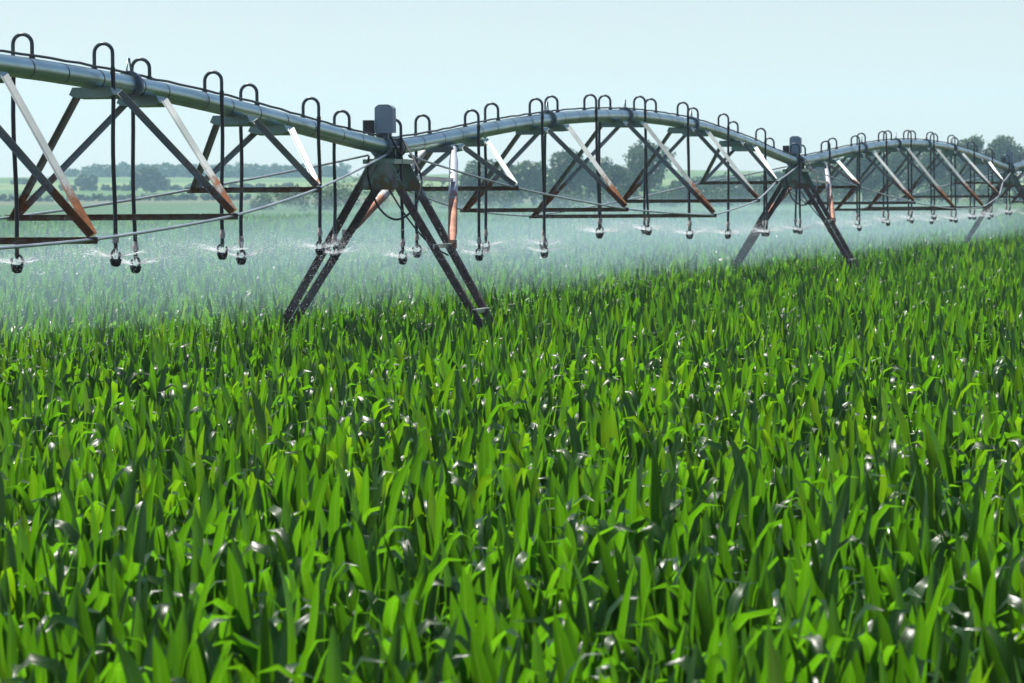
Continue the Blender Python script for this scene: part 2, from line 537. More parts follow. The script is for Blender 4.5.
spans = []
for i in range(4):
    S = Span(i)
    spans.append(S)
    d, nrm = S.d, S.n
    root = empty('irrigation_span', S.a)
    inv = Vector(S.a)
    tag(root, SPAN_LABEL[i], 'irrigation span', 'pipe spans of the irrigation machine')

    def L(p): return Vector(p) - inv
    e0, e1 = 0.35 / S.len, 1 - 0.35 / S.len
    N = 40
    ax = [L(S.axis(e0 + (e1 - e0) * k / N)) for k in range(N + 1)]
    mb = MB(); mb.tube(ax, PR, 24)
    pipe = mb.build('pipe', M['pipe'], root)
    # bolted flanges
    for s in NODES[i][0][1:-1]:
        s += 0.008
        c = S.axis(s); t = (S.axis(s + 0.01) - S.axis(s - 0.01)).normalized()
        mb = MB()
        for o in (-0.016, 0.018):
            mb.tube([L(c + t * (o - 0.013)), L(c + t * (o + 0.013))], PR + 0.042, 20)
        u = nrm; w = t.cross(u)
        for q in range(8):
            an = q * math.pi / 4
            o = (u * math.cos(an) + w * math.sin(an)) * (PR + 0.026)
            mb.tube([L(c + o - t * 0.05), L(c + o + t * 0.05)], 0.011, 6)
        # the small lifting loop on top
        mb.tube([L(c + UP * (PR + 0.03) - t * 0.07), L(c + UP * (PR + 0.15) - t * 0.02), L(c + UP * (PR + 0.15) + t * 0.02), L(c + UP * (PR + 0.03) + t * 0.07)], 0.009, 6)
        mb.build('flange', M['steel'], pipe)
    # cable clipped along the pipe's top, with its straps
    mb = MB()
    pts = []
    for k in range(0, 81):
        s = e0 + (e1 - e0) * k / 80
        pts.append(L(S.axis(s) + UP * (PR + 0.016 + 0.010 * abs(math.sin(k * 1.3))) + nrm * (0.018 * math.sin(k * 0.4))))
    mb.tube(pts, 0.012, 6)
    ns = int(S.len / 1.05)
    for k in range(1, ns):
        s = e0 + (e1 - e0) * (k + random.uniform(-.15, .15)) / ns
        c = S.axis(s); t = (S.axis(s + 0.01) - S.axis(s - 0.01)).normalized()
        mb.tube([L(c - t * 0.011), L(c + t * 0.011)], PR + 0.0025, 18, cap=False)
    mb.build('cable', M['cable'], root)
    # trusses
    st, hw, dp = NODES[i]
    nodes = {}
    for s, h, dep in zip(st, hw, dp):
        c = S.axis(s)
        zb = c.z - dep * U
        half = HALF_APEX[i] / S.len
        nd = {}
        for sg in (1, -1):
            nd[sg] = Vector((c.x, c.y, zb)) + nrm * sg * h * U
        nodes[s] = nd
        # two saddle plates under the pipe
        for ds in (-half, half):
            pc = S.axis(s + ds)
            t = (S.axis(s + ds + 0.01) - S.axis(s + ds - 0.01)).normalized()
            mb = MB()
            w = nrm.cross(t)
            if w.z < 0: w = -w
            zt = -PR * 0.72
            prof = [(-0.17, zt - 0.012), (0.17, zt - 0.012), (0.20, zt - 0.075), (0.16, zt - 0.10), (-0.16, zt - 0.10), (-0.20, zt - 0.075)]
            mb.prism(L(pc - t * 0.16), L(pc + t * 0.16), prof, nrm, w)
            mb.build('saddle_plate', M['gusset'], root)
            for sg in (1, -1):
                top = pc + nrm * sg * 0.185 - UP * (PR * 0.72 + 0.06)
                mb = MB()
                bot = nd[sg] + d * (0.03 if ds > 0 else -0.03)
                mb.angle(L(bot), L(top), -d if ds < 0 else (-d + nrm * 0.1), 0.054 if i < 2 else 0.052)
                mb.build('diagonal_strut', M['strut'], root)
        mb = MB()
        a0, b0 = nd[-1] - nrm * 0.06, nd[1] + nrm * 0.06
        mb.angle(L(a0), L(b0), -d, 0.054)
        mb.build('spreader_bar', M['bar'], root)
    # truss rods on both sides
    for sg in (1, -1):
        chain = [S.axis(0.55 / S.len) - UP * (PR + 0.02) + nrm * sg * 0.10]
        chain += [nodes[s][sg] - UP * 0.02 + nrm * sg * 0.02 for s in st]
        chain += [S.axis(1 - 0.55 / S.len) - UP * (PR + 0.02) + nrm * sg * 0.10]
        for p0, p1 in zip(chain[:-1], chain[1:]):
            mb = MB()
            v = (p1 - p0)
            pts = [L(p0 + v * (k / 6) - UP * 0.012 * 4 * (k / 6) * (1 - k / 6)) for k in range(7)]
            mb.tube(pts, 0.0125, 8)
            q0, q1 = p0 + v.normalized() * 0.04, p0 + v.normalized() * 0.12
            mb.tube([L(q0), L(q1)], 0.024, 8)
            mb.build('truss_rod', M['rod'], root)

# ------------------------------------------------------------------ towers
TOWER_LABEL = {1: 'big near support tower with rusty splayed legs and grey box on top',
               2: 'middle support tower of four leaning legs, second along the pipe',
               3: 'smallest farthest support tower cut by the right edge of the photo'}
for i in (1, 2, 3):
    sp = spans[i]
    d = (spans[i - 1].d + spans[i].d).normalized()
    n = Vector((d.y, -d.x, 0))
    o = Vector((T[i].x, T[i].y, 0))
    root = empty('support_tower', o)
    tag(root, TOWER_LABEL[i], 'support tower', 'support towers of the irrigation machine')

    def P(al, la, z): return d * al + n * la + UP * z
    legtop = PIPE_Z - 0.15
    zfoot = 0.25
    slope = 0.575
    lat_top = 0.085
    legs = {}
    for sg in (1, -1):
        for fr in (-1, 1):
            h = legtop - zfoot
            top = P(0.45 * fr, sg * lat_top, legtop)
            bot = P((0.13 if sg < 0 else 0.22) * fr, sg * (lat_top + (slope if sg > 0 else 0.62) * h), zfoot)
            legs[(sg, fr)] = (top, bot)
            mb = MB()
            t = (bot - top).normalized()
            side = -d * fr
            mb.angle(top, bot, n * -sg + d * 0.05 * fr, 0.078, 0.010)
            mb.build('leg', M['leg'], root)
        # clips joining the two legs of a side
        for f in (0.34, 0.605):
            a0 = legs[(sg, -1)][0].lerp(legs[(sg, -1)][1], f); b0 = legs[(sg, 1)][0].lerp(legs[(sg, 1)][1], f)
            mb = MB(); mb.angle(a0 - d * 0.05 - n * sg * 0.02, b0 + d * 0.05 - n * sg * 0.02, n * sg, 0.05, 0.008)
            mb.build('leg_clip', M['rod'], root)
    # base beam hidden in the crop
    mb = MB(); lb = lat_top + slope * (legtop - zfoot) + 0.3
    mb.box(P(0, 0, 0.27), n, d, UP, lb, 0.07, 0.07, 0.01)
    mb.build('base_beam', M['leg'], root)
    # gusset plates, front and rear
    for fr in (-1, 1):
        mb = MB()
        zt, zb = legtop + 0.02, legtop - 0.31
        lt, lb2 = lat_top + 0.03, lat_top + slope * 0.31 + 0.02
        y0 = 0.45 - 0.030
        mb.prism(P(fr * y0, 0, 0), P(fr * (y0 + 0.012), 0, 0), [(-lt, zt), (lt, zt), (lb2, zb), (lb2 - 0.03, zb - 0.012), (-lb2 + 0.03, zb - 0.012), (-lb2, zb)], n, UP)
        for sg in (-1, 1):
            for q in range(4):
                zz = zt - 0.05 - q * 0.08
                la = sg * (lat_top + slope * (zt - zz) - 0.02)
                mb.tube([P(fr * (y0 + 0.012), la, zz), P(fr * (y0 + 0.026), la, zz)], 0.011, 6)
        mb.build('gusset_plate', M['gusset'], root)
    # top frame that carries the pipe
    mb = MB()
    mb.box(P(0, 0, PIPE_Z - 0.16), n, d, UP, 0.18, 0.46, 0.025)
    mb.box(P(-0.16, 0, PIPE_Z - 0.10), n, d, UP, 0.12, 0.02, 0.07)
    mb.box(P(0.16, 0, PIPE_Z - 0.10), n, d, UP, 0.12, 0.02, 0.07)
    mb.build('top_frame', M['gusset'], root)
    # flexible joint of the pipe
    mb = MB()
    mb.tube([P(-0.40, 0, PIPE_Z), P(0.40, 0, PIPE_Z)], 0.083, 20)
    mb.build('pipe_boot', M['cable'], root)
    mb = MB()
    for al in (-0.36, -0.30, -0.16, 0.22, 0.33):
        mb.tube([P(al - 0.014, 0, PIPE_Z), P(al + 0.014, 0, PIPE_Z)], 0.125, 20)
    for an in range(6):
        q = an * math.pi / 3
        mb.tube([P(-0.42, 0.11 * math.cos(q), PIPE_Z + 0.11 * math.sin(q)), P(0.37, 0.11 * math.cos(q), PIPE_Z + 0.11 * math.sin(q))], 0.011, 6)
    mb.box(P(-0.27, -0.03, PIPE_Z + 0.18), n, d, UP, 0.035, 0.05, 0.11, 0.01)
    mb.box(P(-0.15, 0.02, PIPE_Z + 0.13), n, d, UP, 0.05, 0.03, 0.07)
    mb.build('joint_coupling', M['steel'], root)
    # alignment switch: small black box with an arm
    mb = MB()
    mb.box(P(-0.42, -0.12, PIPE_Z + 0.22), n, d, UP, 0.055, 0.06, 0.075, 0.012)
    mb.tube([P(-0.42, -0.12, PIPE_Z + 0.15), P(-0.40, -0.06, PIPE_Z + 0.10)], 0.018, 8)
    mb.build('alignment_switch', M['plastic'], root)
    # control box on its post, with lid and cable glands
    mb = MB()
    bz = PIPE_Z + 0.31
    hx, hy = 0.098, 0.075
    prof = [(-hx, -0.155), (hx, -0.155), (hx, 0.115), (hx - 0.02, 0.140), (hx - 0.05, 0.155), (-hx + 0.05, 0.155), (-hx + 0.02, 0.140), (-hx, 0.115)]
    bc = P(-0.28, 0.04, bz)
    mb.prism(bc - d * hy, bc + d * hy, prof, n, UP)
    cb = mb.build('control_box', M['box'], root)
    mb = MB()
    prof2 = [(x * 1.05, z * 1.02) for x, z in prof]
    mb.prism(bc - d * (hy + 0.022), bc - d * (hy + 0.002), prof2, n, UP)
    mb.build('lid', M['box'], cb)
    mb = MB()
    mb.box(bc - UP * 0.22, n, d, UP, 0.03, 0.03, 0.068)
    for q in (-0.06, 0.0, 0.06):
        mb.tube([bc + n * q - UP * 0.15 - d * 0.03, bc + n * q - UP * 0.195 - d * 0.03], 0.016, 8)
    mb.build('box_post', M['steel'], root)
    # loose cables
    def cab(pts, r=0.010):
        pts = [Vector(p) for p in pts]
        res = []
        for k in range(len(pts) - 1):
            p0 = pts[max(0, k - 1)]; p1 = pts[k]; p2 = pts[k + 1]; p3 = pts[min(len(pts) - 1, k + 2)]
            for q in range(8):
                t = q / 8
                res.append(0.5 * ((2 * p1) + (p2 - p0) * t + (2 * p0 - 5 * p1 + 4 * p2 - p3) * t * t + (3 * p1 - p0 - 3 * p2 + p3) * t ** 3))
        res.append(pts[-1])
        mb = MB(); mb.tube(res, r, 6); mb.build('cable', M['cable'], root)
    cab([P(-0.7, -0.05, PIPE_Z - 0.10), P(-0.55, -0.10, PIPE_Z - 0.32), P(-0.4, -0.02, PIPE_Z - 0.66), P(-0.38, 0.17, PIPE_Z - 0.80), P(-0.34, 0.36, PIPE_Z - 0.68), P(-0.2, 0.42, PIPE_Z - 0.35), P(0.1, 0.16, PIPE_Z + 0.06)], 0.012)
    cab([P(-0.36, -0.02, PIPE_Z - 0.28), P(-0.36, 0.25, PIPE_Z - 0.72), P(-0.3, 0.52, PIPE_Z - 1.06), P(-0.2, 0.72, PIPE_Z - 1.20)], 0.010)
    cab([bc - UP * 0.19 - n * 0.06 - d * 0.03, bc - UP * 0.30 - n * 0.10, P(-0.2, -0.02, PIPE_Z + 0.14), P(-0.38, -0.10, PIPE_Z + 0.17)], 0.009)
    cab([bc - UP * 0.19 + n * 0.06 - d * 0.03, bc - UP * 0.30 + n * 0.11, P(0.05, 0.15, PIPE_Z - 0.15), P(-0.05, 0.1, PIPE_Z - 0.3)], 0.011)
    cab([bc - UP * 0.19 - d * 0.03, bc - UP * 0.32 + n * 0.02 - d * 0.1, P(-0.12, 0.06, PIPE_Z + 0.05), P(-0.2, 0.12, PIPE_Z - 0.12)], 0.009)
    # two brace tubes from the next span's pipe down to the rear legs, with a tie bar
    sa = 2.55 / sp.len
    ptop = sp.axis(sa) - o
    for sg, f in ((1, 0.345), (-1, 0.30)):
        bot = legs[(sg, 1)][0].lerp(legs[(sg, 1)][1], f) + d * 0.05
        tp = ptop + sp.n * sg * 0.16 - UP * (PR + 0.03)
        v = bot - tp
        mb = MB()
        mb.tube([tp, tp + v * 0.06, tp + v * 0.14, tp + v * 0.88, tp + v * 0.96, bot], [0.036, 0.036, 0.052, 0.052, 0.036, 0.034], 14)
        mb.box(bot, n, d, UP, 0.04, 0.05, 0.05)
        mb.build('brace_tube', M['brace'], root)
        m1 = tp + v * 0.36
        l1 = legs[(sg, 1)][0].lerp(legs[(sg, 1)][1], 0.08)
        mb = MB(); mb.angle(l1, m1, UP, 0.05, 0.008); mb.build('tie_bar', M['rod'], root)
    mb = MB()
    t = (sp.axis(sa + 0.01) - sp.axis(sa - 0.01)).normalized()
    w = sp.n.cross(t)
    if w.z < 0: w = -w
    mb.prism(ptop - t * 0.10, ptop + t * 0.10, [(-0.15, -0.075), (0.15, -0.075), (0.19, -0.13), (0.15, -0.155), (-0.15, -0.155), (-0.19, -0.13)], sp.n, w)
    mb.build('brace_bracket', M['steel'], root)

# ------------------------------------------------------------------ drops
ORD = 'first second third fourth fifth sixth seventh eighth ninth tenth eleventh twelfth thirteenth fourteenth fifteenth sixteenth seventeenth eighteenth nineteenth'.split()


def sprinkler_mb(z):
    """the hanging head: regulator, open ring bracket, deflector and weight; z = its centre"""
    mb = MB()
    ring = []
    for k in range(0, 15):
        a_ = R(60 + 360 * k / 14 * 0.86)
        ring.append((0.048 * math.sin(a_), 0, z + 0.052 * math.cos(a_)))
    mb.tube(ring, 0.011, 8)
    mb.tube([(0, 0, z + 0.105), (0, 0, z + 0.055), (0, 0, z + 0.02)], [0.017, 0.020, 0.012], 10)
    mb.tube([(0, 0, z - 0.030), (0, 0, z - 0.036), (0, 0, z - 0.05), (0, 0, z - 0.085), (0, 0, z - 0.098)], [0.052, 0.054, 0.050, 0.040, 0.022], 14)
    return mb


def jets(r):
    """the water leaving the deflector: thin ribbons that curve up, widen and break"""
    V, F = [], []
    nst = 20
    for k in range(nst):
        az = 2 * math.pi * (k + r.uniform(-.25, .25)) / nst
        el = R(r.normal(17, 5)); v0 = r.uniform(3.6, 5.0)
        ca, sa = math.cos(az), math.sin(az)
        tmax = r.uniform(0.018, 0.060)
        n = 7
        b = len(V)
        for i in range(n + 1):
            t = tmax * i / n
            h = 0.03 + v0 * math.cos(el) * t; z = v0 * math.sin(el) * t - 4.9 * t * t
            w = (0.0016 + 0.0026 * i / n) * (1 if i < n else 0.2)
            V += [(ca * h - sa * w, sa * h + ca * w, z), (ca * h, sa * h, z + w * 0.8), (ca * h + sa * w, sa * h - ca * w, z), (ca * h, sa * h, z - w * 0.8)]
        for i in range(n):
            for q in range(4):
                q2 = (q + 1) % 4
                F.append((b + i * 4 + q, b + i * 4 + q2, b + i * 4 + 4 + q2, b + i * 4 + 4 + q))
    return np_mesh('spray_jets', np.array(V), np.array(F), M['jet'], True)


jet_meshes = [jets(np.random.default_rng(40 + k)) for k in range(5)]
heads = []
goose_meshes = {}


def drop(S, s, near, label, zoff):
    t = (S.axis(s + 0.01) - S.axis(s - 0.01)).normalized()
    c = S.axis(s)
    side = S.n * (1 if near else -1)
    root = empty('drop_hose', c, math.atan2(side.y, side.x))          # local +x points to the hose's side
    tag(root, label, 'drop hose', 'drop hoses hanging from the pipe')
    off = 0.165
    rad = off / 2
    top = PR + 0.115 + random.uniform(-0.01, 0.02)
    pts = [(0, 0, PR - 0.01), (0, 0, PR + 0.05), (0, 0, top)]
    for k in range(1, 10):
        an = math.pi * (1 - k / 10)
        pts.append((rad + rad * math.cos(an), 0, top + rad * math.sin(an)))
    pts += [(off, 0, top), (off, 0, PR - 0.02)]
    mb = MB(); mb.tube(pts, 0.0165, 10)
    mb.tube([(0, 0, PR - 0.012), (0, 0, PR + 0.028)], 0.026, 10)
    mb.build('gooseneck', M['goose'], root)
    zn = CORN + 0.75 + zoff - c.z                                     # nozzle height, local
    sway = random.uniform(-0.02, 0.035)
    hz0, hz1 = PR - 0.02, zn + 0.16
    mb = MB()
    k_ = 10
    hp = [(off + sway * (q / k_) ** 1.5, 0.02 * math.sin(q * 0.7 + s * 40), hz0 + (hz1 - hz0) * q / k_) for q in range(k_ + 1)]
    hp[0] = (off, 0, hz0)
    mb.tube(hp, 0.0185, 10)
    mb.tube([(off, 0, hz0 + 0.03), (off, 0, hz0 - 0.03)], 0.022, 10)
    mb.build('hose', M['hose'], root)
    ex, ey = hp[-1][0], hp[-1][1]
    mb = MB()
    mb.tube([(ex, ey, hz1 + 0.03), (ex, ey, hz1 + 0.0), (ex, ey, hz1 - 0.01), (ex, ey, hz1 - 0.055)], [0.021, 0.023, 0.030, 0.028], 12)
    mb.build('hose_fitting', M['fitting'], root)
    mb = sprinkler_mb(0.0)
    sk = mb.build('sprinkler_head', M['plastic'], root, (ex, ey, zn))
    sk.rotation_euler = (0, 0, random.uniform(-0.6, 0.6) + math.pi / 2 * 0)
    jm = jet_meshes[random.randrange(5)]
    link('spray_jets', jm, root, (ex, ey, zn - 0.022)).rotation_euler = (0, 0, random.uniform(0, 6.28))
    w = Matrix.Rotation(root.rotation_euler.z, 3, 'Z') @ Vector((ex, ey, zn - 0.02)) + c
    heads.append(w)


# stations along each span: metres from its first tower, alternately on the far and near side
def label_for(i, k, n, near):
    sd = 'near' if near else 'far'
    if i == 0:
        return 'black gooseneck hose on the %s side of the left span, %s left of near tower' % (sd, ORD[n - 1 - k])
    if i == 1:
        return 'black gooseneck hose on the %s side of the middle span, %s from near tower' % (sd, ORD[k])
    if i == 2:
        return 'black gooseneck hose on the %s side of the right span, %s after second tower' % (sd, ORD[k])
    return 'black gooseneck hose just past the last tower, %s in line' % ORD[k]


ZO = {0: [0, 0, 0, -.02, 0, .02, .02, -.05, .02, -.03], 1: [-.16, -.10, -.13, -.15, -.13, .0, .05, .04, .03, .02, -.05, -.08, -.10, -.10, -.10, -.10]}
# middle span: base positions measured from the photo give these fractions
m_frac = [0.046, 0.098, 0.148, 0.203, 0.249, 0.302, 0.350, 0.397, 0.440, 0.490, 0.538, 0.590, 0.644, 0.700, 0.754, 0.810, 0.872, 0.93, 0.99]


def frac_from_px(i, px):
    A, B = spans[i].a, spans[i].b
    k = (px - 512) / 4200.0
    # (A.x + s dx) = k (A.y + s dy)
    dx, dy = B.x - A.x, B.y - A.y
    return (k * A.y - A.x) / (dx - k * dy)


left_px = [35, 97, 152, 207, 259, 305, 351, 388]
mid_px = [429, 466, 500, 533, 560, 586.6, 613, 636, 657, 678, 698, 719, 739, 757, 775.5, 792]
right_px = [847.5 - 17, 840, 854, 867, 881, 893, 906, 915, 927, 935, 947, 954, 965, 971, 983, 988, 999, 1006]
fl = [frac_from_px(0, p_) for p_ in left_px]
fm = [frac_from_px(1, p_) for p_ in mid_px]


def smooth(fr):
    x = np.arange(len(fr)); c = np.polyfit(x, fr, 2); return 0.5 * np.polyval(c, x) + 0.5 * np.array(fr)


for k, s in enumerate(fl): drop(spans[0], s, k % 2 == 1, label_for(0, k, len(fl), k % 2 == 1), [.12, .14, .05, .14, .06, .12, .03, -.04][k])
for k, s in enumerate(smooth(fm)): drop(spans[1], s, k % 2 == 1, label_for(1, k, 0, k % 2 == 1), [0.0, -.07, .0, -.10, -.03, .10, .10, .10, .10, .0, -.02, -.05, -.06, -.06, -.08, -.07][k])
fr2 = [0.03 + 0.0545 * k for k in range(18)]
for k, s in enumerate(fr2): drop(spans[2], s, k % 2 == 1, label_for(2, k, 0, k % 2 == 1), random.uniform(-.10, .04))
for k, s in enumerate([0.03, 0.085]): drop(spans[3], s, k % 2 == 1, label_for(3, k, 0, k % 2 == 1), random.uniform(-.08, .02))

# ------------------------------------------------------------------ droplets in the air
dv = []
for hpos in heads:
    n = 260
    az = rng.uniform(0, 2 * math.pi, n)
    el = np.radians(rng.normal(17, 7, n)); v0 = rng.uniform(3.2, 5.6, n)
    t = rng.uniform(0.04, 0.55, n) ** 1.0
    h = v0 * np.cos(el) * t * (1 - 0.25 * t)
    z = v0 * np.sin(el) * t - 4.9 * t * t * 0.8
    x = hpos.x + np.cos(az) * h; y = hpos.y + np.sin(az) * h; zz = hpos.z + z
    ok = zz > CORN - 0.15
    rad = rng.uniform(0.0016, 0.0040, n)
    vx, vy = np.cos(az) * 0.9, np.sin(az) * 0.9
    vz = (v0 * np.sin(el) - 9.8 * t) / v0
    dv.append(np.stack([x, y, zz, rad, vx, vy, vz], 1)[ok])
for hpos in heads:
    # the fine fan right at the nozzle
    n = 2300
    az = rng.uniform(0, 2 * math.pi, n) ; el = np.radians(rng.normal(16, 6, n)); v0 = rng.uniform(3.4, 5.2, n)
    t = 0.015 + 0.30 * rng.random(n) ** 1.7
    h = v0 * np.cos(el) * t * (1 - 0.4 * t); z = v0 * np.sin(el) * t - 4.5 * t * t
    dv.append(np.stack([hpos.x + np.cos(az) * h, hpos.y + np.sin(az) * h, hpos.z + z, rng.uniform(0.0014, 0.0030, n), np.cos(az), np.sin(az), (v0 * np.sin(el) - 9 * t) / v0], 1))
# droplets blown across the field on the lee side
n = 16000
s = rng.uniform(0.0, 1.0, n); which = rng.integers(0, 3, n)
la = np.abs(rng.normal(0, 4.0, n)) - 1.2
pp = np.zeros((n, 3))
for i in range(3):
    S = spans[i]; q = which == i
    pp[q, 0] = S.a.x + (S.b.x - S.a.x) * s[q] - S.n.x * la[q]
    pp[q, 1] = S.a.y + (S.b.y - S.a.y) * s[q] - S.n.y * la[q]
pp[:, 2] = CORN - 0.1 + np.abs(rng.normal(0, 0.42, n))
extra = np.concatenate([pp, rng.uniform(0.0014, 0.0038, (n, 1)), rng.normal(0, .3, (n, 1)), rng.normal(0, .3, (n, 1)), np.full((n, 1), -1.0)], 1)
D = np.concatenate(dv + [extra])
D = D[(np.abs(D[:, 0]) < D[:, 1] * TANX * 1.15 + 1.5) & (D[:, 1] > 28)]
vel = D[:, 4:7] / np.linalg.norm(D[:, 4:7], axis=1, keepdims=True)
u1 = np.cross(vel, np.array([0.3, 0.5, 0.81])); u1 /= np.linalg.norm(u1, axis=1, keepdims=True)
u2 = np.cross(vel, u1)
c0, rr = D[:, :3], D[:, 3:4]
stretch = rng.uniform(1.2, 4.0, (len(D), 1))
tv = np.stack([c0 + vel * rr * stretch, c0 + u1 * rr - vel * rr, c0 - u1 * rr * .5 + u2 * rr * .87 - vel * rr, c0 - u1 * rr * .5 - u2 * rr * .87 - vel * rr], 1).reshape(-1, 3)
b = np.arange(len(D)) * 4
tf = np.stack([np.stack([b, b + 1, b + 2], 1), np.stack([b, b + 2, b + 3], 1), np.stack([b, b + 3, b + 1], 1), np.stack([b + 1, b + 3, b + 2], 1)], 1).reshape(-1, 3)
me = np_mesh('water_droplets', tv, tf, M['drop'], True)
tag(link('water_droplets', me), 'fine white water droplets flying from the sprinklers over the corn', 'water spray', None, 'stuff')


# ------------------------------------------------------------------ mist (soft ellipse tubes of even density drifting to the lee side)
def mist_tube(off0, off1, hw, hh, zc, density, s0=0, s1=4):
    path = []
    for i in range(s0, s1):
        S = spans[i]
        for q in range(8):
            f = q / 8
            tot = (i + f) / 4
            off = off0 + (off1 - off0) * tot
            path.append((S.a.lerp(S.b, f) - S.n * off, S.d, S.n))
    S = spans[s1 - 1]
    path.append((S.b - S.n * off1, S.d, S.n))
    V, F = [], []
    nn = 28
    np_ = len(path)
    for k, (p_, d_, n_) in enumerate(path):
        taper = min(1.0, 0.05 + 3.2 * k / np_, 0.05 + 5.0 * (np_ - 1 - k) / np_) ** 0.5
        wob = 1 + 0.10 * math.sin(k * 1.7 + zc * 9)
        hh_ = hh * (1 + 0.16 * math.sin(k * 1.1 + hw) + 0.12 * math.sin(k * 2.3 + hw * 2))
        for j in range(nn):
            an = 2 * math.pi * j / nn
            V.append((p_.x + n_.x * hw * wob * taper * math.cos(an), p_.y + n_.y * hw * wob * taper * math.cos(an), zc + hh_ * taper * math.sin(an)))
    for k in range(np_ - 1):
        for j in range(nn):
            j2 = (j + 1) % nn
            F.append([k * nn + j, (k + 1) * nn + j, (k + 1) * nn + j2, k * nn + j2])
    F.append(list(range(nn))); F.append([(np_ - 1) * nn + j for j in range(nn)][::-1])
    me = np_mesh('mist', V, F, volume_mat('mist_air', density, (0.60, 0.87, 1.0), 0.35), True)
    return tag(link('mist', me), 'pale drifting spray mist hanging low over the corn', 'mist', 'sheets of spray mist', 'stuff')


mist_tube(3.6, 3.0, 3.4, 0.62, CORN + 0.42, 0.0068)
mist_tube(6.5, 6.0, 6.5, 0.80, CORN + 0.35, 0.0045)
mist_tube(12.0, 11.0, 11.0, 0.95, CORN + 0.30, 0.0024)

# ------------------------------------------------------------------ trees, shrubs, woods
def crown_np(r, rx, rz, zc, nl, leaf, lobes=9):
    """leaf-sized faces through a lumpy crown: several lobes, denser towards their outsides, gaps between"""
    cs, rs = [], []
    for k in range(lobes):
        a_ = r.uniform(0, 2 * math.pi); q = r.uniform(0.15, 0.72) * rx
        zz = zc + r.uniform(-0.62, 0.66) * rz
        fall = math.sqrt(max(0.15, 1 - ((zz - zc) / rz) ** 2))
        cs.append((q * math.cos(a_) * fall, q * math.sin(a_) * fall, zz)); rs.append(r.uniform(0.26, 0.46) * rx)
    cs = np.array(cs); rs = np.array(rs)
    pick = r.choice(lobes, nl, p=rs ** 2 / (rs ** 2).sum())
    dirs = r.normal(0, 1, (nl, 3)); dirs /= np.linalg.norm(dirs, axis=1, keepdims=True)
    rad = rs[pick] * (0.45 + 0.6 * r.random(nl) ** 0.6)
    rad *= 1 + 0.22 * np.sin(dirs[:, 0] * 7 + pick) * np.sin(dirs[:, 2] * 6 + pick * 2)
    c = cs[pick] + dirs * rad[:, None] * np.array([1, 1, 0.85])
    nrm = dirs + r.normal(0, 0.7, (nl, 3)); nrm /= np.linalg.norm(nrm, axis=1, keepdims=True)
    u = np.cross(nrm, r.normal(0, 1, (nl, 3))); u /= np.linalg.norm(u, axis=1, keepdims=True)
    w = np.cross(nrm, u)
    sz = leaf * r.uniform(0.6, 1.4, (nl, 1))
    V = np.stack([c - u * sz, c + w * sz * 0.55, c + u * sz, c - w * sz * 0.55], 1).reshape(-1, 3)
    F = np.arange(nl * 4).reshape(-1, 4)
    return V, F, cs


def tree(name, px, Y, ytop, width_px, label, seed, cat='tree', group='trees beyond the field', mat='tree', trunk=True, ybase=None, leaf=0.27, nl=4600, lobes=13):
    r = np.random.default_rng(seed)
    X = (px - 512) / 4200 * Y
    gz_ = float(hill(np.array(X), np.array(float(Y))))
    H = CAM_H + (190 - ytop + 0.007 * (512 - px)) / 4200 * Y - gz_
    rx = width_px / 2 / 4200 * Y
    root = empty(name, (X, Y, gz_), r.uniform(0, 6.28))
    tag(root, label, cat, group)
    zlo = 0.22 * H if trunk else 0.0
    rz = (H - zlo) / 2 * 1.02
    zc = H - rz
    V, F, cs = crown_np(r, rx, rz, zc, nl, leaf, lobes)
    V[:, 2] = np.maximum(V[:, 2], 0.02)
    me = np_mesh('crown', V, F, M[mat])
    link('crown' if trunk else 'foliage', me, root)
    mb = MB()
    tr = max(0.08, H * 0.022)
    if trunk:
        mb.tube([(0, 0, -0.2), (0.05, 0, 0.15 * H), (0.1 * rx, 0.05 * rx, 0.4 * H), (0.02 * rx, 0, 0.75 * H)], [tr * 1.25, tr, tr * 0.75, tr * 0.25], 8)
    for q in range(min(7, len(cs))):
        p0 = Vector((0.05 * rx, 0, 0.12 * H + 0.3 * H * (q / 7)))
        p1 = Vector(cs[q])
        mb.tube([p0, p0.lerp(p1, 0.5) + Vector((0, 0, 0.04 * H)), p1], [tr * 0.5, tr * 0.3, tr * 0.1], 6)
    mb.build('trunk' if trunk else 'stem', M['bark'], root)


